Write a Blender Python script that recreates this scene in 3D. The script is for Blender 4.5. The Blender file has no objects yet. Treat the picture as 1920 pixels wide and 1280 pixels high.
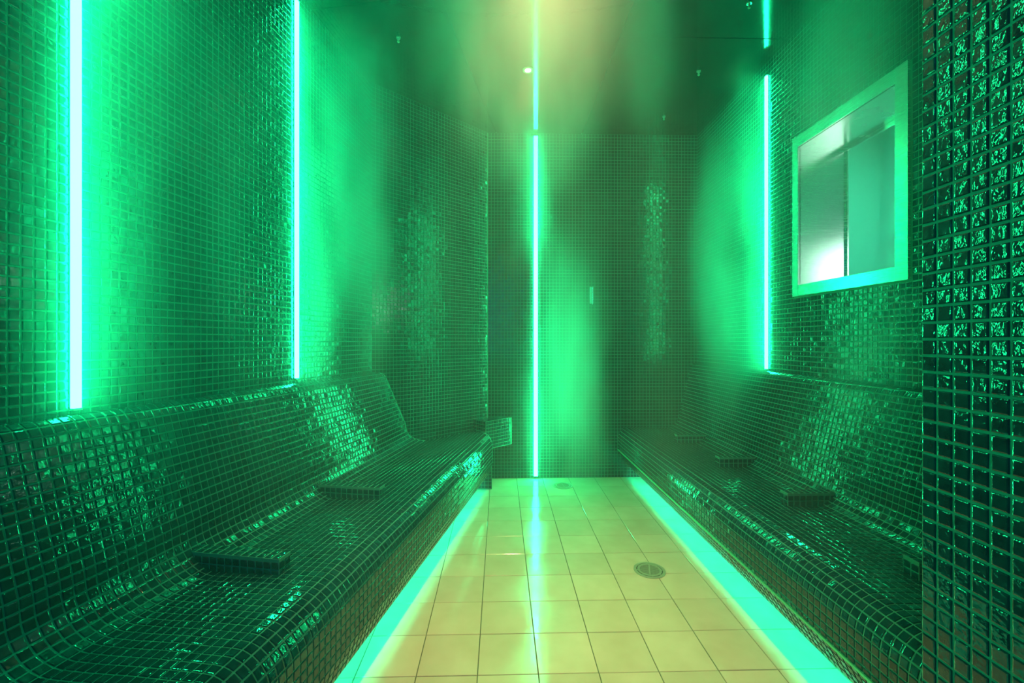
import bpy, bmesh, math, random
import numpy as np
from mathutils import Vector, Matrix
random.seed(7)
rng = np.random.default_rng(7)
SC = bpy.context.scene
COL = SC.collection
ZC = 1.1236                      # eye height above the lowest floor point

# ------------------------------------------------------------ camera, world, lights, exposure
cam_d = bpy.data.cameras.new('camera'); cam = bpy.data.objects.new('camera', cam_d); COL.objects.link(cam)
cam.location = (0, 0, ZC); cam.rotation_euler = (math.pi/2, 0, 0)
cam_d.sensor_width = 36; cam_d.lens = 36*844/1920; cam_d.clip_start = 0.02; cam_d.clip_end = 50
SC.camera = cam
w = bpy.data.worlds.new('world'); SC.world = w; w.use_nodes = True
w.node_tree.nodes['Background'].inputs[0].default_value = (0, 0, 0, 1)
SC.view_settings.view_transform = 'Standard'; SC.view_settings.look = 'None'
SC.view_settings.gamma = 1; SC.view_settings.use_curve_mapping = False
SC.view_settings.exposure = 0.0
LED_COL = (0.006, 1.0, 0.28)
LED_STRENGTH = 128.0
UNDER_STRENGTH = 38.0
STEAM_BASE = 0.034
STEAM_GAIN = 1.0

# bodies of denser steam: centre (height above the eye), radii, density
BLOBS = [((-.84, 2.40, .80), (.30, .60, 1.25), 2.5),      # beside the second strip
         ((.38, 3.15, -.35), (.32, .40, 1.3), 1.5),
         ((.55, 3.05, -.20), (.26, .35, .95), 1.1),        # beside the back strip
         ((1.29, 2.74, .40), (.24, .38, 1.1), 3.0),      # beside the right strip
         ((1.32, 1.80, 1.20), (.26, .36, .75), 3.0),       # above the window
         ((1.30, 1.60, -.05), (.22, .25, .40), 1.5),
         ((.10, 1.65, 1.32), (.72, .62, .75), 1.9),
         ((.14, 2.75, 1.45), (.50, .55, .65), 1.3),
         ((-1.02, 1.62, .45), (.35, .75, 1.3), .4)]     # added to brighten the left wall between its strips
STRIP_HALO = [(-1.12, 1.17, 1.3), (-.98, 2.06, 1.2), (.20, 3.43, .7), (1.44, 2.58, 1.0)]        # added mist columns that imitate the bloom around the strips

def add_light(name, kind, loc, energy, color, **kw):
    d = bpy.data.lights.new(name, kind); d.energy = energy; d.color = color
    for k, v in kw.items(): setattr(d, k, v)
    o = bpy.data.objects.new(name, d); COL.objects.link(o); o.location = loc
    return o
# warm downlight over the entrance half of the room (out of frame above)
l = add_light('warm_lamp_light', 'SPOT', (0.10, 0.98, ZC+1.585), 270, (1.0, 0.58, 0.24), shadow_soft_size=0.04, spot_size=math.radians(66), spot_blend=1.0)
l.rotation_euler = (math.radians(22), 0, 0)
# warm downlight seen in the ceiling
add_light('warm_lamp_light', 'SPOT', (0.094, 2.65, ZC+1.58), 9, (1.0, 0.55, 0.22), shadow_soft_size=0.03, spot_size=math.radians(78), spot_blend=1.0)
# unseen cool fill added behind the camera to turn the darks teal
l = add_light('blue_fill_light', 'AREA', (-0.2, -0.85, ZC+0.5), 7, (0.0, 0.32, 1.0), shape='RECTANGLE', size=0.9, size_y=1.4)
l.rotation_euler = (math.radians(90), 0, 0)
# white light of the control room behind the window
l = add_light('control_room_light', 'AREA', (2.35, 1.75, ZC+0.30), 10, (0.75, 1.0, 0.88), shape='RECTANGLE', size=0.7, size_y=0.9)
l.rotation_euler = (0, math.radians(90), 0)
add_light('control_room_fill_light', 'AREA', (2.3, 2.4, ZC+1.6), 24, (.10, 1.0, .62), shape='RECTANGLE', size=0.8, size_y=0.8)  # unseen green fill, added to lighten and tint the view through the pane

# ------------------------------------------------------------ materials
def mat(name):
    m = bpy.data.materials.new(name); m.use_nodes = True
    return m, m.node_tree, m.node_tree.nodes['Principled BSDF']
def N(nt, t, **kw):
    n = nt.nodes.new(t)
    for k, v in kw.items():
        if isinstance(k, str) and hasattr(n, k): setattr(n, k, v)
    return n
def simple(name, col, rough=.5, metal=0, **kw):
    m, nt, b = mat(name)
    b.inputs['Base Color'].default_value = (*col, 1); b.inputs['Roughness'].default_value = rough
    b.inputs['Metallic'].default_value = metal
    for k, v in kw.items(): b.inputs[k].default_value = v
    return m
def noise_bump(nt, b, scale, strength, dist=.002, detail=2, coord='Object', colramp=None):
    tc = N(nt, 'ShaderNodeNewGeometry')
    n = N(nt, 'ShaderNodeTexNoise'); n.inputs['Scale'].default_value = scale; n.inputs['Detail'].default_value = detail
    nt.links.new(tc.outputs['Position'], n.inputs['Vector'])
    bp = N(nt, 'ShaderNodeBump'); bp.inputs['Strength'].default_value = strength; bp.inputs['Distance'].default_value = dist
    nt.links.new(n.outputs['Fac'], bp.inputs['Height']); nt.links.new(bp.outputs['Normal'], b.inputs['Normal'])
    return n
# glazed mosaic
M_TILE, nt, b = mat('glazed_mosaic')
b.inputs['Base Color'].default_value = (.02, .065, .055, 1)
b.inputs['Roughness'].default_value = .07
b.inputs['IOR'].default_value = 1.5
noise_bump(nt, b, 85, .6, .0014, 2)
g = N(nt, 'ShaderNodeNewGeometry'); n2 = N(nt, 'ShaderNodeTexNoise'); n2.inputs['Scale'].default_value = 30
nt.links.new(g.outputs['Position'], n2.inputs['Vector'])
cr = N(nt, 'ShaderNodeValToRGB'); cr.color_ramp.elements[0].position = .35; cr.color_ramp.elements[1].position = .7
cr.color_ramp.elements[0].color = (.001, .018, .030, 1); cr.color_ramp.elements[1].color = (.003, .040, .055, 1)
nt.links.new(n2.outputs['Fac'], cr.inputs['Fac']); nt.links.new(cr.outputs['Color'], b.inputs['Base Color'])
# grout
M_GROUT, nt, b = mat('cement_grout')
b.inputs['Roughness'].default_value = .75
n = noise_bump(nt, b, 400, .3, .0005)
cr = N(nt, 'ShaderNodeValToRGB'); cr.color_ramp.elements[0].color = (.022, .19, .15, 1); cr.color_ramp.elements[1].color = (.04, .28, .22, 1)
nt.links.new(n.outputs['Fac'], cr.inputs['Fac']); nt.links.new(cr.outputs['Color'], b.inputs['Base Color'])
# floor tile, wet
M_FLOOR, nt, b = mat('cream_floor_tile')
g = N(nt, 'ShaderNodeNewGeometry'); oi = N(nt, 'ShaderNodeObjectInfo')
n = N(nt, 'ShaderNodeTexNoise'); n.inputs['Scale'].default_value = 9; n.inputs['Detail'].default_value = 5
nt.links.new(g.outputs['Position'], n.inputs['Vector'])
cr = N(nt, 'ShaderNodeValToRGB'); cr.color_ramp.elements[0].position = .3; cr.color_ramp.elements[1].position = .75
cr.color_ramp.elements[0].color = (.66, .58, .42, 1); cr.color_ramp.elements[1].color = (.76, .69, .53, 1)
nt.links.new(n.outputs['Fac'], cr.inputs['Fac'])
hs = N(nt, 'ShaderNodeHueSaturation'); mr = N(nt, 'ShaderNodeMapRange'); mr.inputs['To Min'].default_value = .92; mr.inputs['To Max'].default_value = 1.05
nt.links.new(oi.outputs['Random'], mr.inputs['Value']); nt.links.new(mr.outputs['Result'], hs.inputs['Value'])
nt.links.new(cr.outputs['Color'], hs.inputs['Color']); nt.links.new(hs.outputs['Color'], b.inputs['Base Color'])
nw = N(nt, 'ShaderNodeTexNoise'); nw.inputs['Scale'].default_value = 3.2; nw.inputs['Detail'].default_value = 6; nw.inputs['Roughness'].default_value = .65
nt.links.new(g.outputs['Position'], nw.inputs['Vector'])
mw = N(nt, 'ShaderNodeMapRange'); mw.inputs['From Min'].default_value = .42; mw.inputs['From Max'].default_value = .60
mw.inputs['To Min'].default_value = .06; mw.inputs['To Max'].default_value = .24
nt.links.new(nw.outputs['Fac'], mw.inputs['Value']); nt.links.new(mw.outputs['Result'], b.inputs['Roughness'])
nb = N(nt, 'ShaderNodeTexNoise'); nb.inputs['Scale'].default_value = 60; nb.inputs['Detail'].default_value = 4
nt.links.new(g.outputs['Position'], nb.inputs['Vector'])
bp = N(nt, 'ShaderNodeBump'); bp.inputs['Strength'].default_value = .22; bp.inputs['Distance'].default_value = .0010
nt.links.new(nb.outputs['Fac'], bp.inputs['Height']); nt.links.new(bp.outputs['Normal'], b.inputs['Normal'])
M_FGROUT = simple('floor_grout', (.09, .10, .05), .8)
M_CEIL, nt, b = mat('ceiling_panel')
b.inputs['Base Color'].default_value = (.012, .03, .03, 1); b.inputs['Roughness'].default_value = .09
noise_bump(nt, b, 60, .12, .001, 3)
M_DARK = simple('dark_joint', (.01, .015, .015), .6)
M_STEEL, nt, b = mat('brushed_steel')
b.inputs['Base Color'].default_value = (.80, .82, .80, 1); b.inputs['Metallic'].default_value = 1; b.inputs['Roughness'].default_value = .22
g = N(nt, 'ShaderNodeNewGeometry'); mp = N(nt, 'ShaderNodeMapping'); mp.inputs['Scale'].default_value = (4, 4, 260)
n = N(nt, 'ShaderNodeTexNoise'); n.inputs['Scale'].default_value = 3
nt.links.new(g.outputs['Position'], mp.inputs['Vector']); nt.links.new(mp.outputs['Vector'], n.inputs['Vector'])
mr = N(nt, 'ShaderNodeMapRange'); mr.inputs['To Min'].default_value = .16; mr.inputs['To Max'].default_value = .34
nt.links.new(n.outputs['Fac'], mr.inputs['Value']); nt.links.new(mr.outputs['Result'], b.inputs['Roughness'])
M_STEEL2 = simple('drain_steel', (.45, .50, .38), .35, .35)
M_HOLE = simple('drain_hole', (.01, .012, .01), .7)
M_PLASTER = simple('dark_plaster', (.03, .04, .04), .7)
M_ROOM = simple('control_room_paint', (.62, .78, .70), .6)
M_RUBBER = simple('black_seal', (.02, .02, .02), .5)
M_ALU = simple('aluminium_channel', (.7, .72, .7), .3, 1)
M_TRIM = simple('green_lit_trim', (.10, .75, .45), .3, .6)  # green LED light is put into the base colour of this metal
M_GLASS, nt, b = mat('misted_glass')
b.inputs['Base Color'].default_value = (.93, 1, .97, 1); b.inputs['Transmission Weight'].default_value = 1; b.inputs['IOR'].default_value = 1.45
g = N(nt, 'ShaderNodeNewGeometry'); n = N(nt, 'ShaderNodeTexNoise'); n.inputs['Scale'].default_value = 6; n.inputs['Detail'].default_value = 1.5
nt.links.new(g.outputs['Position'], n.inputs['Vector'])
mr = N(nt, 'ShaderNodeMapRange'); mr.inputs['From Min'].default_value = .4; mr.inputs['From Max'].default_value = .65; mr.inputs['To Min'].default_value = .03; mr.inputs['To Max'].default_value = .22
nt.links.new(n.outputs['Fac'], mr.inputs['Value']); nt.links.new(mr.outputs['Result'], b.inputs['Roughness'])
def emit(name, col, s):
    m = bpy.data.materials.new(name); m.use_nodes = True; nt = m.node_tree
    nt.nodes.remove(nt.nodes['Principled BSDF']); e = N(nt, 'ShaderNodeEmission')
    e.inputs[0].default_value = (*col, 1); e.inputs[1].default_value = s
    nt.links.new(e.outputs[0], nt.nodes['Material Output'].inputs['Surface'])
    return m
M_LED = emit('green_led', LED_COL, LED_STRENGTH)
M_UNDER = emit('under_seat_led', (0.03, 1.0, 0.50), UNDER_STRENGTH)
M_LAMP = emit('warm_lamp_glass', (1.0, .72, .42), 14)

# ------------------------------------------------------------ mesh helpers
def link_mesh(name, verts, faces, m, parent=None, smooth=False):
    me = bpy.data.meshes.new(name); me.from_pydata([tuple(v) for v in verts], [], faces); me.update()
    me.materials.append(m)
    if smooth: me.polygons.foreach_set('use_smooth', [True]*len(me.polygons))
    o = bpy.data.objects.new(name, me); COL.objects.link(o)
    if parent: o.parent = parent
    return o
def obj_bm(name, bm, m, parent=None, smooth=False):
    me = bpy.data.meshes.new(name); bmesh.ops.recalc_face_normals(bm, faces=bm.faces); bm.to_mesh(me); bm.free(); me.materials.append(m)
    if smooth: me.polygons.foreach_set('use_smooth', [True]*len(me.polygons))
    o = bpy.data.objects.new(name, me); COL.objects.link(o)
    if parent: o.parent = parent
    return o
def empty(name, loc=(0, 0, 0)):
    o = bpy.data.objects.new(name, None); COL.objects.link(o); o.location = loc; o.empty_display_size = .05
    return o
def tag(o, label, cat, group=None):
    o['label'] = label; o['category'] = cat
    if group: o['group'] = group
    return o
def prism(poly, z0, z1, bevel=0):
    """closed prism from a ccw plan polygon; bevel narrows the top edge"""
    n = len(poly); v = []; f = []
    c = sum((Vector(p) for p in poly), Vector((0, 0)))/n
    def inset(p, k):
        d = Vector(p)-c; L = d.length
        return c+d*(1-k/L) if L > k else Vector(p)
    z0f = z0 if callable(z0) else (lambda x, y: z0)
    z1f = z1 if callable(z1) else (lambda x, y: z1)
    rings = [(poly, z0f, 0)] + ([(poly, z1f, -bevel), ([inset(p, bevel*1.4) for p in poly], z1f, 0)] if bevel else [(poly, z1f, 0)])
    for ps, zf, dz in rings:
        for p in ps: v.append((p[0], p[1], zf(p[0], p[1])+dz+ZC))
    R = len(rings)
    f.append(list(range(n))[::-1])
    for r in range(R-1):
        for i in range(n): f.append([r*n+i, r*n+(i+1) % n, (r+1)*n+(i+1) % n, (r+1)*n+i])
    f.append([(R-1)*n+i for i in range(n)])
    return v, f
def clip_poly(poly, a, b):
    """keep the part of poly left of line a->b"""
    out = []; ax, ay = a; bx, by = b
    side = lambda p: (bx-ax)*(p[1]-ay)-(by-ay)*(p[0]-ax)
    for i in range(len(poly)):
        p, q = poly[i], poly[(i+1) % len(poly)]; sp, sq = side(p), side(q)
        if sp >= 0: out.append(p)
        if sp*sq < 0:
            t = sp/(sp-sq); out.append((p[0]+t*(q[0]-p[0]), p[1]+t*(q[1]-p[1])))
    return out
def area(poly): return .5*sum(poly[i][0]*poly[(i+1) % len(poly)][1]-poly[(i+1) % len(poly)][0]*poly[i][1] for i in range(len(poly)))
def obox(bm, o, ax, ay, az):
    """box from corner o with edge vectors"""
    o, ax, ay, az = map(Vector, (o, ax, ay, az))
    vs = [bm.verts.new(o+i*ax+j*ay+k*az) for k in (0, 1) for j in (0, 1) for i in (0, 1)]
    for f in ((0, 1, 3, 2), (4, 6, 7, 5), (0, 4, 5, 1), (2, 3, 7, 6), (0, 2, 6, 4), (1, 5, 7, 3)): bm.faces.new([vs[i] for i in f])
def bevelled(bm, w, seg=2):
    bmesh.ops.bevel(bm, geom=list(bm.edges), offset=w, segments=seg, affect='EDGES', profile=.5)

# one glazed mosaic tile, 22.4 mm square, pillowed top
P = .025
a, c1, c2 = .01045, .0100, .0086
TV = []
for (r, h) in ((a, -.0005), (a, .0009), (c1+.0001, .0016), (c2, .0021)):
    TV += [(-r, -r, h), (r, -r, h), (r, r, h), (-r, r, h)]
TV = np.array(TV); TF = []
for k in range(3):
    for i in range(4): TF.append([k*4+i, k*4+(i+1) % 4, k*4+4+(i+1) % 4, k*4+4+i])
TF.append([12, 13, 14, 15]); TF = np.array(TF)
def tile_mesh(name='tile'):
    me = bpy.data.meshes.new(name); me.from_pydata(TV.tolist(), [], TF.tolist()); me.update(); me.materials.append(M_TILE)
    return me
TILE = tile_mesh()

def place_tiles(frames, parent, singles=300, piece='tile', stuff='mosaic'):
    """frames: array (n,4,3) = centre, u axis, v axis, normal (world)"""
    F = np.array(frames); n = len(F)
    # slight individual tilt and twist of each tile
    tl = rng.normal(0, .018, (n, 2)); tw = rng.normal(0, .012, n)
    C, U, V, W = F[:, 0], F[:, 1], F[:, 2], F[:, 3]
    W = W+tl[:, :1]*U+tl[:, 1:]*V; W /= np.linalg.norm(W, axis=1)[:, None]
    U = U+tw[:, None]*V; U -= (U*W).sum(1)[:, None]*W; U /= np.linalg.norm(U, axis=1)[:, None]
    V = np.cross(W, U)
    rel = C-np.array([0, 0, ZC]); d = rel[:, 1]
    dist = np.linalg.norm(rel, axis=1)
    cosv = -(rel*W).sum(1)/dist
    px = 960+844*rel[:, 0]/np.maximum(d, 1e-3); py = 640-844*rel[:, 2]/np.maximum(d, 1e-3)
    inside = (d > .05) & (px > -10) & (px < 1930) & (py > -10) & (py < 1290) & (cosv > 0)
    # hidden behind the near partition
    inside &= ~((px > 1722) & (d > .75))
    ap = np.where(inside, cosv*(P*844/dist)**2, -1)
    order = np.argsort(-ap)
    sel = [i for i in order[:singles] if ap[i] > 85] if singles else []
    S = set(sel)
    for i in sel:
        o = bpy.data.objects.new(piece, TILE); COL.objects.link(o); o.parent = parent
        m = Matrix(((U[i, 0], V[i, 0], W[i, 0], C[i, 0]), (U[i, 1], V[i, 1], W[i, 1], C[i, 1]), (U[i, 2], V[i, 2], W[i, 2], C[i, 2]), (0, 0, 0, 1)))
        o.matrix_basis = parent_inv(parent) @ m
    rest = np.array([i for i in range(n) if i not in S], dtype=int)
    if len(rest):
        vs = C[rest][:, None]+TV[None, :, 0:1]*U[rest][:, None]+TV[None, :, 1:2]*V[rest][:, None]+TV[None, :, 2:3]*W[rest][:, None]
        vs = vs.reshape(-1, 3); nf = len(TF); k = len(rest)
        fs = (TF[None]+16*np.arange(k)[:, None, None]).reshape(-1)
        me = bpy.data.meshes.new(stuff); me.vertices.add(len(vs)); me.vertices.foreach_set('co', vs.ravel())
        me.loops.add(len(fs)); me.loops.foreach_set('vertex_index', fs.astype(np.int32))
        me.polygons.add(nf*k); me.polygons.foreach_set('loop_start', np.arange(0, 4*nf*k, 4, dtype=np.int32))
        me.polygons.foreach_set("use_smooth", np.zeros(nf*k, dtype=bool)); me.update(calc_edges=True); me.materials.append(M_TILE)
        o = bpy.data.objects.new(stuff, me); COL.objects.link(o); o.parent = parent; o['kind'] = 'stuff'
        if parent: o.matrix_parent_inverse = parent_inv(parent)
def parent_inv(p):
    return Matrix.Translation(-p.location) if p else Matrix.Identity(4)
def adopt(o, p):
    o.parent = p; o.matrix_parent_inverse = parent_inv(p); return o

class Wall:
    """a vertical plane through p0 running along t; n points into the room"""
    def __init__(s, p0, t, n):
        s.p0 = Vector(p0); s.t = Vector(t).normalized(); s.n = Vector(n).normalized()
    def at(s, u, off=0, z=0):
        p = s.p0+s.t*u+s.n*off
        return Vector((p.x, p.y, z+ZC))
def wall_frames(W, u0, u1, z0, z1, keep=None, off=0., zref=0.):
    out = []
    t = (*W.t, 0); n = (*W.n, 0)
    nu = int((u1-u0)/P+1e-6); k0 = math.ceil((z0-zref)/P-1e-6); k1 = int((z1-zref)/P+1e-6)
    for i in range(nu):
        for k in range(k0, k1):
            u = u0+(i+.5)*P; z = zref+(k+.5)*P
            if keep and not keep(u, z): continue
            out.append((tuple(W.at(u, off, z)), t, (0, 0, 1), n))
    return out

# ------------------------------------------------------------ room plan (x right, y away from the camera)
HC = 1.60                                   # ceiling above the eye
WL = Wall((-1.33, 0), (.1638, .9865), (.9865, -.1638))
WR = Wall((1.532, 0), (-.026, 1), (-1, -.026))
CL = (-.868, 2.784); CB = (-.184, 3.455); CR = (1.442, 3.4975)
WA = Wall(CL, (CB[0]-CL[0], CB[1]-CL[1]), (CB[1]-CL[1], -(CB[0]-CL[0])))
WB = Wall(CB, (CR[0]-CB[0], CR[1]-CB[1]), (CR[1]-CB[1], -(CR[0]-CB[0])))
LA = (Vector(CB)-Vector(CL)).length; LB = (Vector(CR)-Vector(CB)).length
FRONT = -1.0
ULC = (Vector(CL)-WL.p0).dot(WL.t); URC = (Vector(CR)-WR.p0).dot(WR.t)
ROOM = [(-1.33+.166*FRONT, FRONT), (1.532-.026*FRONT, FRONT), CR, CB, CL]      # ccw
floor_z = lambda x, y: -1.1236+.0213*y
LOWZ = -1.19

def slab(name, W, u0, u1, z0, z1, th=.12, m=None, hole=None):
    bm = bmesh.new()
    if hole:
        ha, hb, hz0, hz1 = hole
        rects = [(u0, ha, z0, z1), (hb, u1, z0, z1), (ha, hb, z0, hz0), (ha, hb, hz1, z1)]
    else: rects = [(u0, u1, z0, z1)]
    for (p, q, r, s) in rects:
        obox(bm, W.at(p, 0, r), (W.t*(q-p)).to_3d(), (-W.n*th).to_3d(), (0, 0, s-r))
    o = obj_bm(name, bm, m or M_GROUT); o['kind'] = 'structure'
    return o

# window opening measured along the right wall
WU0, WU1, WZ0, WZ1 = 1.68, 2.345, .232, 1.052
FW = .056
left = slab('wall_left', WL, -1.3, ULC+.05, LOWZ, HC+.05)
place_tiles(wall_frames(WL, ULC-.0-P*110, ULC, -.22, HC, zref=.0), left)
ang = slab('wall_corner', WA, -.04, LA+.04, LOWZ, HC+.05)
place_tiles(wall_frames(WA, 0, LA, LOWZ+.1, HC), ang, 0)
back = slab('wall_back', WB, 0, LB+.1, LOWZ, HC+.05)
place_tiles(wall_frames(WB, 0, LB, LOWZ+.1, HC), back, 0)
right = slab('wall_right', WR, -1.3, URC+.1, LOWZ, HC+.05, th=.12, hole=(WU0+.01, WU1-.01, WZ0+.01, WZ1-.01))
place_tiles(wall_frames(WR, URC-P*113, URC, -.22, HC, keep=lambda u, z: not (WU0-.006 < u < WU1+.006 and WZ0-.006 < z < WZ1+.006)), right)
bm = bmesh.new(); obox(bm, (-2.2, FRONT-.1, LOWZ+ZC), (4.6, 0, 0), (0, .1, 0), (0, 0, HC-LOWZ+.05))
o = obj_bm('wall_front', bm, M_PLASTER); o['kind'] = 'structure'

# partition beside the camera
PX, PD = .635, .697
part = empty('wall_partition', (PX, PD, 0)); part['kind'] = 'structure'
bm = bmesh.new(); obox(bm, (PX, FRONT, LOWZ+ZC), (.95, 0, 0), (0, PD-FRONT, 0), (0, 0, HC-LOWZ+.02))
adopt(obj_bm('core', bm, M_GROUT), part)
WP = Wall((PX, PD), (0, -1), (-1, 0)); WPE = Wall((PX, PD), (1, 0), (0, 1))
fr = wall_frames(WP, 0, .70, -1.12, HC, zref=-.0215)
place_tiles(fr, part)
place_tiles(wall_frames(WPE, 0, .85, -1.08, HC, zref=-.0215), part, 0)

# ------------------------------------------------------------ floor
fl = empty('floor', (0, 0, 0)); fl['kind'] = 'structure'
v, f = prism([(-2, FRONT-.1), (2, FRONT-.1), (2, 3.7), (-2, 3.7)], lambda x, y: floor_z(x, y)-.12, lambda x, y: floor_z(x, y)-.0035)
link_mesh('grout_bed', v, f, M_FGROUT, fl)
gx = Vector((1, .026)).normalized(); gy = Vector((-.026, 1)).normalized(); g0 = Vector((.066, 2.279)); TW = .2; GAP = .0028
cell_cache = []
for i in range(-8, 8):
    for j in range(-16, 7):
        c = g0+gx*TW*(i+.5)+gy*TW*(j+.5)
        h = TW/2-GAP/2
        poly = [tuple(c+gx*sx*h+gy*sy*h) for sx, sy in ((-1, -1), (1, -1), (1, 1), (-1, 1))]
        for k in range(len(ROOM)):
            if len(poly) > 2: poly = clip_poly(poly, ROOM[k], ROOM[(k+1) % len(ROOM)])
        if len(poly) < 3 or area(poly) < 2e-4: continue
        if c.x > PX and c.y < PD-.1: continue
        dz = random.gauss(0, .0003)
        v, f = prism(poly, lambda x, y: floor_z(x, y)-.006, lambda x, y, dz=dz: floor_z(x, y)+dz, bevel=.0012)
        link_mesh('tile', v, f, M_FLOOR, fl)

# ------------------------------------------------------------ ceiling of glossy panels
ce = empty('ceiling', (0, 0, ZC+HC)); ce['kind'] = 'structure'
v, f = prism([(-2, FRONT-.1), (2, FRONT-.1), (2, 3.7), (-2, 3.7)], HC+.008, HC+.1)
adopt(link_mesh('backing', v, f, M_DARK), ce)
LS = ((-.33+.156*(FRONT-2.11), FRONT), (-.33+.156*(3.6-2.11), 3.6))
RS = ((.572-.026*(FRONT-2.147), FRONT), (.572-.026*(3.6-2.147), 3.6))
def shift(line, d):
    a_, b_ = Vector(line[0]), Vector(line[1]); t = (b_-a_).normalized(); n_ = Vector((-t.y, t.x))
    return tuple(a_+n_*d), tuple(b_+n_*d)
rev = lambda l_: (l_[1], l_[0])
G = .003
TL = [((-.864+.9865*k, 2.157+o_-.1638*k)) for o_ in (0,) for k in (-1, 1)]
def cuts(poly, lines):
    for a_, b_ in lines:
        if len(poly) > 2: poly = clip_poly(poly, a_, b_)
    return poly
base = [tuple(p) for p in ROOM]
leftp = cuts(base, [shift(LS, G)])
midp = cuts(base, [shift(rev(LS), G), shift(RS, G)])
rightp = cuts(base, [shift(rev(RS), G)])
def xs(y, nx): return ((-2, y-2*0-(-2)*0), (2, y))
panels = []
def split(poly, lines):
    out = [poly]
    for ln in lines:
        nxt = []
        for p in out:
            for l_ in (shift(ln, G), shift(rev(ln), G)):
                q = cuts(p, [l_])
                if len(q) > 2 and area(q) > 1e-3: nxt.append(q)
        out = nxt
    return out
tl = lambda d0: ((-.864-.9865, 2.157+.1638+d0), (-.864+.9865*2, 2.157-.1638*2+d0))
tr = lambda d0: ((0, d0-.0), (2, d0+.052))
panels += split(leftp, [tl(0), tl(-1.2), tl(.95)])
panels += split(midp, [((-1, 1.2), (1, 1.25))])
panels += split(rightp, [((0, 2.345), (2, 2.397)), ((0, 1.145), (2, 1.197))])
for p in panels:
    v, f = prism(p, HC, HC+.007)
    adopt(link_mesh('panel', v, f, M_CEIL), ce)

# ------------------------------------------------------------ benches
def arc(cx, cz, r, a0, a1, n):
    return [(cx+r*math.cos(math.radians(a0+(a1-a0)*i/n)), cz+r*math.sin(math.radians(a0+(a1-a0)*i/n))) for i in range(n+1)]
def profile(top, seat, nose, lip, lipz, creasez):
    pts = [(0.0, top)]
    pts += arc(.012, top-.050, .050, 84, 10, 7)                 # rounded top of the backrest
    rc = .11
    pts += [(.142, seat+.125)]
    pts += [(x, z) for x, z in arc(.146+rc, seat+rc-.012, rc, 188, 268, 8)]   # cove into the seat
    rn = .085
    pts += [(.32, seat-.010), (.42, seat-.004)]
    pts += arc(nose-rn, seat-rn, rn, 90, 0, 9)
    pts += [(nose, creasez), (lip, lipz)]
    return pts
def resample(pts, step):
    out = []; L = [0]
    for p, q in zip(pts, pts[1:]): L.append(L[-1]+math.dist(p, q))
    s = step/2; k = 0
    while s < L[-1]:
        while L[k+1] < s: k += 1
        f_ = (s-L[k])/(L[k+1]-L[k]); x = pts[k][0]+f_*(pts[k+1][0]-pts[k][0]); z = pts[k][1]+f_*(pts[k+1][1]-pts[k][1])
        out.append((s, x, z)); s += step
    def at(s_):
        s_ = min(max(s_, 0), L[-1]-1e-6); k = 0
        while L[k+1] < s_: k += 1
        f_ = (s_-L[k])/(L[k+1]-L[k]); return (pts[k][0]+f_*(pts[k+1][0]-pts[k][0]), pts[k][1]+f_*(pts[k+1][1]-pts[k][1]))
    res = []
    for s_, x, z in out:
        a_, b_ = at(s_-step*.48), at(s_+step*.48)
        tx, tz = b_[0]-a_[0], b_[1]-a_[1]; n_ = math.hypot(tx, tz); tx /= n_; tz /= n_
        x_, z_ = ((a_[0]+b_[0])/2+x)/2, ((a_[1]+b_[1])/2+z)/2
        res.append((x, z, tx, tz))
    return res
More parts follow.
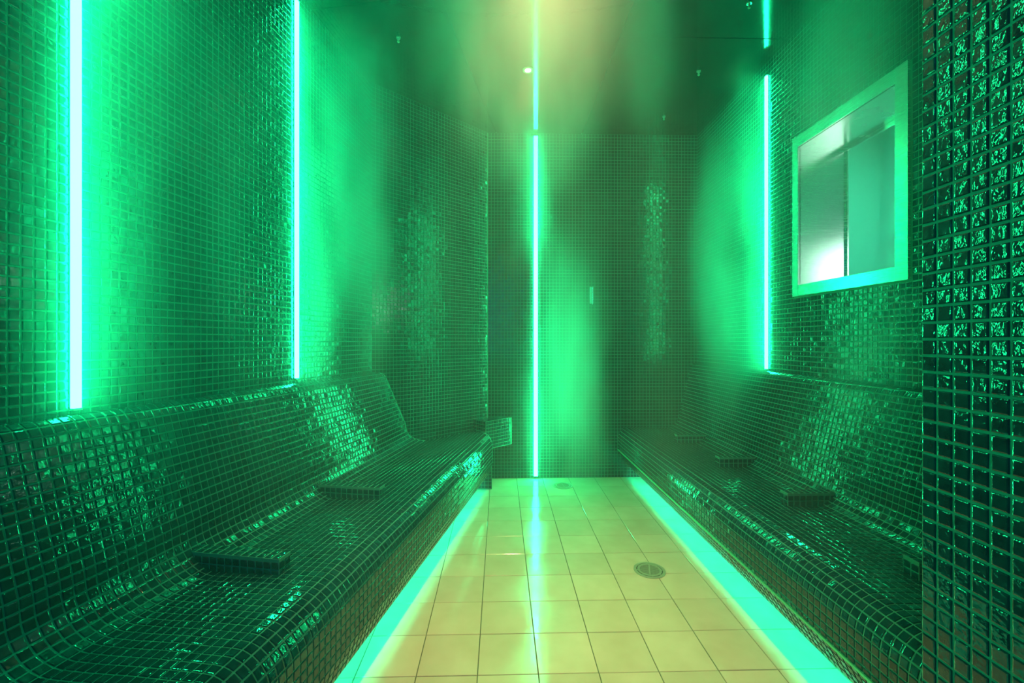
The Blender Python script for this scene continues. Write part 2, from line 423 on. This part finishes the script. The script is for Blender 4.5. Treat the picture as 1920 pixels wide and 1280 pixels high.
def make_bench(W, pts, u0, uend, blocks, block_s, name_label, flip):
    e = empty('tiled_bench', tuple(W.at(u0, .3, -1.1))); tag(e, name_label, 'bench', 'tiled benches along the side walls')
    inner = [(0.0, pts[0][1])] + pts[1:]
    lipx, lipz = pts[-1]
    loop = [(max(p_[0], .0005), p_[1]) for p_ in pts]+[(lipx-.045, lipz), (lipx-.05, lipz+.09), (.0005, lipz+.10)]
    v = [W.at(u0, s, z) for s, z in loop]+[W.at(uend(s), s, z) for s, z in loop]; n = len(loop)
    f = [[i, (i+1) % n, n+(i+1) % n, n+i] for i in range(n)]+[list(range(n))[::-1], [n+i for i in range(n)]]
    if flip: f = [x[::-1] for x in f]
    adopt(link_mesh('body', v, f, M_GROUT), e)
    # plinth the seat is carried on
    ps = lipx-.27
    v = []
    for (s, uu) in ((.001, u0), (ps, u0), (ps, uend(ps)), (.001, uend(.001))): v.append(W.at(uu, s, -1.13))
    for (s, uu) in ((.001, u0), (ps, u0), (ps, uend(ps)), (.001, uend(.001))): v.append(W.at(uu, s, lipz+.10))
    adopt(link_mesh('plinth', v, [[0, 1, 2, 3], [4, 7, 6, 5], [0, 4, 5, 1], [1, 5, 6, 2], [2, 6, 7, 3], [3, 7, 4, 0]], M_GROUT), e)
    # mosaic skin
    fr = []
    rows = resample(pts, P)
    for (x, z, tx, tz) in rows:
        nx, nz = -tz, tx                         # candidate normal
        if nx*1+nz*1 < 0 and not (nx > .2): nx, nz = -nx, -nz
        if x > .2 and nx < -.3: nx, nz = -nx, -nz
        t3 = Vector((*W.t, 0)); n3 = W.n.to_3d()
        vv = n3*tx+Vector((0, 0, tz)); nn = n3*nx+Vector((0, 0, nz))
        U = t3; V_ = nn.cross(U)
        ue = uend(x)
        k = 0
        while u0+(k+1)*P < ue:
            u = u0+(k+.5)*P; k += 1
            fr.append((tuple(W.at(u, x, z)), tuple(U), tuple(V_), tuple(nn)))
    place_tiles(fr, e)
    # hidden light strip under the seat front
    bm = bmesh.new(); sx = lipx-.080
    obox(bm, W.at(u0+.05, sx, lipz+.075), (W.t*(uend(sx)-u0-.12)).to_3d(), (W.n*.05).to_3d(), (0, 0, .01))
    adopt(obj_bm('light_strip', bm, M_UNDER), e)
    # seat dividers
    for ub in blocks:
        s0, s1 = block_s; hz = .052; th = .05
        zs = pts_z(pts, .3)-.004
        bm = bmesh.new(); obox(bm, W.at(ub, s0, zs), (W.t*th).to_3d(), (W.n*(s1-s0)).to_3d(), (0, 0, hz+.004))
        d = adopt(obj_bm('divider', bm, M_GROUT), e)
        frs = []
        t3 = (*W.t, 0); n3 = (*W.n, 0); mt = tuple(-x for x in t3)
        ns = int((s1-s0)/P)
        for i in range(ns+1):
            s = s1-(i+.5)*P
            if s < s0: continue
            for k in range(2):
                frs.append((tuple(W.at(ub, s, zs+.004+(k+.45)*.0225)), n3, (0, 0, 1), mt))
                frs.append((tuple(W.at(ub+(k+.5)*P, s, zs+hz+.004)), t3, n3, (0, 0, 1)))
                frs.append((tuple(W.at(ub+th, s, zs+.004+(k+.45)*.0225)), n3, (0, 0, 1), t3))
        for q in range(2):
            for k in range(2):
                frs.append((tuple(W.at(ub+(q+.5)*P, s1, zs+.004+(k+.45)*.0225)), t3, (0, 0, 1), n3))
        F = np.array(frs)
        # joined small mosaic of the divider
        C, U, Wn = F[:, 0], F[:, 1], F[:, 3]; V_ = np.cross(Wn, U)
        vs = (C[:, None]+TV[None, :, 0:1]*U[:, None]+TV[None, :, 1:2]*V_[:, None]*.9+TV[None, :, 2:3]*Wn[:, None]).reshape(-1, 3)
        fs = (TF[None]+16*np.arange(len(F))[:, None, None]).reshape(-1, 4)
        o = link_mesh('mosaic', vs.tolist(), fs.tolist(), M_TILE, None, True)
        o.parent = d; o.matrix_parent_inverse = Matrix.Translation(-e.location)@Matrix.Identity(4); o['kind'] = 'stuff'
        o.matrix_parent_inverse = Matrix.Identity(4)
    return e
def pts_z(pts, s):
    for p, q in zip(pts, pts[1:]):
        if p[0] <= s <= q[0] and q[0] > p[0]+1e-6 and p[1] < pts[0][1]-.3: return p[1]+(s-p[0])/(q[0]-p[0])*(q[1]-p[1])
    return -.66

uendL = lambda s: min(2.814+1.398*s, 3.825-.715*s)
PL = profile(-.188, -.660, .650, .632, -.930, -.86)
bl = make_bench(WL, PL, .25, uendL, [1.37, 2.0], (.125, .45), 'long curved mosaic bench along the left wall with two low dividers', True)
PR = profile(-.168, -.660, .622, .572, -.930, -.832)
uR0 = .72
br = make_bench(WR, PR, uR0, lambda s: URC-.001+0*s, [1.267, 1.842, 2.412, 2.985], (.12, .362), 'long curved mosaic bench below the steel-framed window on the right', False)
# metal edge under the nose of the right bench
bm = bmesh.new(); obox(bm, WR.at(uR0, .6195, -.836), (WR.t*(URC-uR0-.01)).to_3d(), (WR.n*.009).to_3d(), (0, 0, .007))
o = adopt(obj_bm('edge_trim', bm, M_TRIM), br); o['label'] = 'thin metal edge trim with green light in its colour'
# end panel carrying the far end of the left bench
bm = bmesh.new(); obox(bm, (-.36, 3.215, -1.06+ZC), (.215, 0, 0), (0, .03, 0), (0, 0, .20))
o = adopt(obj_bm('end_panel', bm, M_GROUT), bl)
WE = Wall((-.36, 3.215), (1, 0), (0, -1))
place_tiles(wall_frames(WE, .015, .215, -1.05, -.87), o if False else bl, 0, stuff='panel_mosaic')

# ------------------------------------------------------------ tiled box in the corner (steam outlet)
bx = empty('steam_outlet_box', (-.1, 3.37, ZC-.69)); tag(bx, 'low tiled box in the far left corner beyond the bench end', 'box')
q0 = Vector((-.19, 3.27)); q1 = Vector((.0, 3.458)); nb = Vector((-1, 1)).normalized()*.13
poly = [tuple(q0), tuple(q1), (q1.x+nb.x+.01, q1.y+nb.y), tuple(q0+nb)]
v, f = prism(poly, -.787, -.582)
adopt(link_mesh('body', v, f, M_GROUT), bx)
WX = Wall(q0, (q1-q0), (nb.x*-1, nb.y*-1)); 
fr = wall_frames(WX, .002, (q1-q0).length, -.787, -.582, zref=-.783)
WY = Wall(q0+nb, (-nb), (-1, -1))
fr += wall_frames(WY, .0, .13, -.787, -.582, zref=-.783)
for i in range(10):
    for k in range(5):
        p = q0+(q1-q0).normalized()*(i+.5)*P+nb.normalized()*(k+.5)*P
        fr.append(((p.x, p.y, -.582+ZC), (*(q1-q0).normalized(), 0), (*nb.normalized(), 0), (0, 0, 1)))
place_tiles(fr, bx, 0)

# ------------------------------------------------------------ LED strips
def led(W, u, z0, z1, label, wd=.019):
    e = empty('led_light_strip', tuple(W.at(u, 0, z0))); tag(e, label, 'light', 'vertical light strips on the walls')
    t3, n3 = W.t.to_3d(), W.n.to_3d()
    bm = bmesh.new(); obox(bm, W.at(u-wd/2-.0015, .0015, z0), t3*(wd+.003), n3*.004, (0, 0, z1-z0)); adopt(obj_bm('channel', bm, M_ALU), e)
    bm = bmesh.new(); obox(bm, W.at(u-wd/2, .0055, z0+.004), t3*wd, n3*.009, (0, 0, z1-z0-.008)); adopt(obj_bm('diffuser', bm, M_LED), e)
    for z in (z0-.002, z1-.004):
        bm = bmesh.new(); obox(bm, W.at(u-wd/2-.0015, .001, z), t3*(wd+.003), n3*.0150, (0, 0, .006)); adopt(obj_bm('end_cap', bm, M_ALU), e)
def u_at(W, px):
    k = (px-960)/844.
    # point p0+t*u with x/y = k
    return (k*W.p0.y-W.p0.x)/(W.t.x-k*W.t.y)
led(WL, u_at(WL, 137), -.176, 1.575, 'tall green-white light strip nearest the viewer, on the left wall')
led(WL, u_at(WL, 553), -.170, 1.555, 'green-white light strip at the far part of the left wall')
led(WB, u_at(WB, 1004.5), -1.035, 1.578, 'green-white light strip running down the back wall to the floor', .028)  # diffuser made wider than the others to imitate lens bloom
led(WR, u_at(WR, 1440), -.160, 1.520, 'green-white light strip on the right wall left of the window')

# ------------------------------------------------------------ window in the right wall
wd = empty('window_1', tuple(WR.at((WU0+WU1)/2, 0, (WZ0+WZ1)/2))); wd['kind'] = 'structure'
t3, n3 = WR.t.to_3d(), WR.n.to_3d()
DEP = .24
iu0, iu1, iz0, iz1 = WU0+FW, WU1-FW+.012, WZ0+FW, WZ1-FW
def wbox(name, u0, u1, s0, s1, z0, z1, m, bev=0):
    bm = bmesh.new(); obox(bm, WR.at(u0, s0, z0), t3*(u1-u0), n3*(s1-s0), (0, 0, z1-z0))
    if bev: bmesh.ops.recalc_face_normals(bm, faces=bm.faces); bevelled(bm, bev, 2)
    return adopt(obj_bm(name, bm, m), wd)
wbox('frame_stile', WU0, iu0, -.004, .012, WZ0, WZ1, M_STEEL, .001)
wbox('frame_stile', iu1, WU1, -.004, .012, WZ0, WZ1, M_STEEL, .001)
wbox('frame_rail', iu0, iu1, -.004, .0115, WZ0, iz0, M_STEEL, .001)
wbox('frame_rail', iu0, iu1, -.004, .0115, iz1, WZ1, M_STEEL, .001)
wbox('reveal', iu0-.004, iu0, -DEP, .004, iz0, iz1, M_STEEL)
wbox('reveal', iu1, iu1+.004, -DEP, .004, iz0, iz1, M_STEEL)
wbox('reveal', iu0, iu1, -DEP, .004, iz1, iz1+.004, M_STEEL)
wbox('reveal', iu0, iu1, -DEP, .004, iz0-.004, iz0, M_STEEL)
for (p, q, r, s) in ((iu0, iu0+.016, iz0, iz1), (iu1-.012, iu1, iz0, iz1), (iu0+.016, iu1-.012, iz0, iz0+.012), (iu0+.016, iu1-.012, iz1-.022, iz1)):
    wbox('glazing_bead', p, q, -DEP-.008, -DEP+.004, r, s, M_STEEL, .0015)
wbox('pane', iu0+.006, iu1-.006, -DEP-.006, -DEP, iz0+.006, iz1-.012, M_GLASS)
# rest of the sleeve and the small control room behind
def rbox(name, x0, x1, y0, y1, z0, z1, m):
    bm = bmesh.new(); obox(bm, (x0, y0, z0+ZC), (x1-x0, 0, 0), (0, y1-y0, 0), (0, 0, z1-z0)); o = obj_bm(name, bm, m); o['kind'] = 'structure'; return o
rbox('wall_control_room_back', 2.9, 2.95, .6, 3.6, -.6, 1.7, M_ROOM)
rbox('wall_control_room_far', 1.75, 2.9, 3.55, 3.6, -.6, 1.7, M_ROOM)
rbox('wall_control_room_near', 1.75, 2.9, .6, .65, -.6, 1.7, M_ROOM)
rbox('ceiling_control_room', 1.70, 2.95, .6, 3.6, 1.7, 1.75, M_ROOM)
rbox('floor_control_room', 1.70, 2.95, .6, 3.6, -.65, -.6, M_ROOM)

# ------------------------------------------------------------ drains
def disc(bm, r0, r1, z0, z1, n=48):
    ring = [[bm.verts.new((r*math.cos(2*math.pi*i/n), r*math.sin(2*math.pi*i/n), z)) for i in range(n)] for r, z in ((r0, z0), (r0, z1), (r1, z1), (r1, z0))]
    for k in range(4):
        A, B = ring[k], ring[(k+1) % 4]
        for i in range(n): bm.faces.new([A[i], A[(i+1) % n], B[(i+1) % n], B[i]])
def make_drain(x, y, rz, label):
    e = empty('floor_drain', (x, y, floor_z(x, y)+ZC)); e.rotation_euler = (math.atan(.0213), 0, rz); tag(e, label, 'drain', 'round floor drains')
    bm = bmesh.new(); bmesh.ops.create_cone(bm, cap_ends=True, segments=48, radius1=.062, radius2=.062, depth=.002, matrix=Matrix.Translation((0, 0, .0008))); obj_bm('well', bm, M_HOLE, e)
    bm = bmesh.new(); disc(bm, .060, .073, 0, .0035); obj_bm('rim', bm, M_STEEL2, e)
    bm = bmesh.new(); disc(bm, .045, .056, .0012, .0042); obj_bm('grate_ring', bm, M_STEEL2, e)
    for i in range(9):
        yy = -.038+i*.0095; hw = math.sqrt(max(.0465**2-yy*yy, 1e-5))
        bm = bmesh.new(); obox(bm, (-hw, yy-.0021, .0012), (2*hw, 0, 0), (0, .0042, 0), (0, 0, .003)); obj_bm('bar', bm, M_STEEL2, e)
    bm = bmesh.new(); obox(bm, (-.003, -.046, .0014), (.006, 0, 0), (0, .092, 0), (0, 0, .0034)); obj_bm('spine', bm, M_STEEL2, e)
    for k in range(8):
        a_ = k*math.pi/4+.2; bm = bmesh.new(); obox(bm, (.055, -.003, .0012), (.007, 0, 0), (0, .006, 0), (0, 0, .002)); o = obj_bm('lug', bm, M_STEEL2, e); o.rotation_euler = (0, 0, a_)
    return e
make_drain(.648, 2.121, -.25, 'round steel floor drain nearer the viewer, beside the right bench')
make_drain(.372, 3.29, .1, 'dark round floor drain at the foot of the back wall')

# ------------------------------------------------------------ fixture on the back wall
t3b, n3b = WB.t.to_3d(), WB.n.to_3d(); ub = u_at(WB, 1109)
e = empty('wall_sensor', tuple(WB.at(ub, 0, .35))); tag(e, 'small upright metal sensor on the back wall, right of the light strip', 'sensor')
bm = bmesh.new(); obox(bm, WB.at(ub-.015, .002, .292), t3b*.030, n3b*.004, (0, 0, .130)); bmesh.ops.recalc_face_normals(bm, faces=bm.faces); bevelled(bm, .0015); adopt(obj_bm('back_plate', bm, M_ALU), e)
def tube(name, base, axis, r, L, m, par, n=16, r2=None):
    ax = Vector(axis).normalized(); q = ax.to_track_quat('Z', 'Y').to_matrix().to_4x4()
    bm = bmesh.new(); bmesh.ops.create_cone(bm, cap_ends=True, segments=n, radius1=r, radius2=r if r2 is None else r2, depth=L, matrix=Matrix.Translation(Vector(base)+ax*L/2)@q)
    o = obj_bm(name, bm, m, None, False); return adopt(o, par)
tube('probe', WB.at(ub+.006, .014, .285), (0, 0, 1), .0055, .125, M_STEEL, e)
tube('clip', WB.at(ub+.006, .013, .400), (0, 0, 1), .0085, .016, M_STEEL, e)
tube('cable_sleeve', WB.at(ub-.009, .010, .290), (0, 0, 1), .0035, .125, M_ALU, e)

# ------------------------------------------------------------ ceiling fittings
def downlight(x, y, label):
    e = empty('ceiling_downlight', (x, y, ZC+HC)); tag(e, label, 'light', 'round ceiling downlights')
    bm = bmesh.new(); disc(bm, .018, .030, -.005, 0, 32); obj_bm('trim_ring', bm, M_STEEL2, e, False)
    bm = bmesh.new(); bmesh.ops.create_uvsphere(bm, u_segments=20, v_segments=10, radius=.019); 
    for v_ in bm.verts: v_.co.z = v_.co.z*.35-.003
    obj_bm('lens', bm, M_LAMP, e, True)
downlight(.094, 2.65, 'small warm-white downlight glowing in the middle of the ceiling')
downlight(.10, .98, 'warm downlight in the ceiling above the entrance end of the room')
for (x, y, lb) in ((-.598, 2.37, 'tiny ceiling nozzle on the left ceiling panels'),
                   (1.105, 2.664, 'tiny ceiling nozzle just beyond the dark crosswise ceiling joint on the right'),
                   (1.08, 3.20, 'tiny ceiling nozzle closest to the back wall on the right'),
                   (1.121, 2.127, 'tiny ceiling nozzle at the top edge of the photo by the right light strip')):
    e = empty('ceiling_nozzle', (x, y, ZC+HC)); tag(e, lb, 'nozzle', 'tiny ceiling nozzles')
    tube('collar', (x, y, ZC+HC-.006), (0, 0, 1), .012, .007, M_ALU, e)
    tube('stem', (x, y, ZC+HC-.020), (0, 0, 1), .004, .015, M_ALU, e, r2=.006)
    bm = bmesh.new(); bmesh.ops.create_uvsphere(bm, u_segments=12, v_segments=8, radius=.007, matrix=Matrix.Translation((x, y, ZC+HC-.022))); adopt(obj_bm('tip', bm, M_STEEL2, None, True), e)

# ------------------------------------------------------------ steam: a voxel cloud filling the room
M_STEAM = bpy.data.materials.new('steam'); M_STEAM.use_nodes = True; nt = M_STEAM.node_tree
nt.nodes.remove(nt.nodes['Principled BSDF'])
vs_ = N(nt, 'ShaderNodeVolumeScatter'); vs_.inputs['Color'].default_value = (.97, 1, 1, 1); vs_.inputs['Anisotropy'].default_value = .2
nt.links.new(vs_.outputs[0], nt.nodes['Material Output'].inputs['Volume'])
at_ = N(nt, 'ShaderNodeAttribute'); at_.attribute_name = 'density'
nt.links.new(at_.outputs['Fac'], vs_.inputs['Density'])
gt = bpy.data.node_groups.new('steam_field', 'GeometryNodeTree')
gt.interface.new_socket('Geometry', in_out='OUTPUT', socket_type='NodeSocketGeometry')
def G_(t): return gt.nodes.new(t)
pos = G_('GeometryNodeInputPosition').outputs[0]
def mth(op, a_, b_=None, clamp=False):
    n = G_('ShaderNodeMath'); n.operation = op; n.use_clamp = clamp
    for i, x in enumerate((a_, b_)):
        if x is None: continue
        if isinstance(x, (int, float)): n.inputs[i].default_value = x
        else: gt.links.new(x, n.inputs[i])
    return n.outputs[0]
def vmul(src, off, sc):
    a1 = G_('ShaderNodeVectorMath'); a1.operation = 'SUBTRACT'; gt.links.new(src, a1.inputs[0]); a1.inputs[1].default_value = off
    a2 = G_('ShaderNodeVectorMath'); a2.operation = 'MULTIPLY'; gt.links.new(a1.outputs[0], a2.inputs[0]); a2.inputs[1].default_value = sc
    return a2.outputs[0]
def blob(c, r, gain):
    ln = G_('ShaderNodeVectorMath'); ln.operation = 'LENGTH'
    gt.links.new(vmul(pos, (c[0], c[1], c[2]+ZC), tuple(1/x for x in r)), ln.inputs[0])
    d = mth('SUBTRACT', 1.0, ln.outputs['Value'], True)
    return mth('MULTIPLY', mth('POWER', d, 1.3), gain)
acc = None
for c, r, gn in BLOBS+[((x, y, .6), (.26, .26, 3.0), gn_) for x, y, gn_ in STRIP_HALO]:
    o_ = blob(c, r, gn); acc = o_ if acc is None else mth('ADD', acc, o_)
nz = G_('ShaderNodeTexNoise'); nz.inputs['Scale'].default_value = 1.0; nz.inputs['Detail'].default_value = 3; nz.inputs['Distortion'].default_value = .5
gt.links.new(vmul(pos, (0, 0, 0), (3.4, 3.0, .8)), nz.inputs['Vector'])
mr = G_('ShaderNodeMapRange'); mr.inputs['From Min'].default_value = .40; mr.inputs['From Max'].default_value = .64
mr.inputs['To Min'].default_value = .05; mr.inputs['To Max'].default_value = 2.1
nf = nz.outputs[0]
gt.links.new(nf, mr.inputs['Value'])
den = mth('MULTIPLY', mth('ADD', mth('MULTIPLY', acc, STEAM_GAIN), STEAM_BASE), mr.outputs[0])
vc = G_('GeometryNodeVolumeCube'); gt.links.new(den, vc.inputs['Density'])
vc.inputs['Min'].default_value = (-1.55, -.5, LOWZ+ZC+.05); vc.inputs['Max'].default_value = (1.62, 3.56, HC+ZC+.02)
vc.inputs['Resolution X'].default_value = 64; vc.inputs['Resolution Y'].default_value = 72; vc.inputs['Resolution Z'].default_value = 48
sm = G_('GeometryNodeSetMaterial'); sm.inputs['Material'].default_value = M_STEAM
go = G_('NodeGroupOutput')
gt.links.new(vc.outputs[0], sm.inputs['Geometry']); gt.links.new(sm.outputs[0], go.inputs[0])
me = bpy.data.meshes.new('steam'); me.materials.append(M_STEAM); st = bpy.data.objects.new('steam', me); COL.objects.link(st)
md = st.modifiers.new('steam', 'NODES'); md.node_group = gt
st['kind'] = 'stuff'; st['label'] = 'green-lit wisps of steam drifting through the whole room'; st['category'] = 'steam'
SC.cycles.volume_step_rate = 2.5; SC.cycles.volume_max_steps = 96; SC.cycles.volume_bounces = 1
SC.cycles.max_bounces = 6; SC.cycles.diffuse_bounces = 3; SC.cycles.glossy_bounces = 3; SC.cycles.transmission_bounces = 6
SC.cycles.use_denoising = True
SC.cycles.caustics_refractive = False; SC.cycles.caustics_reflective = False
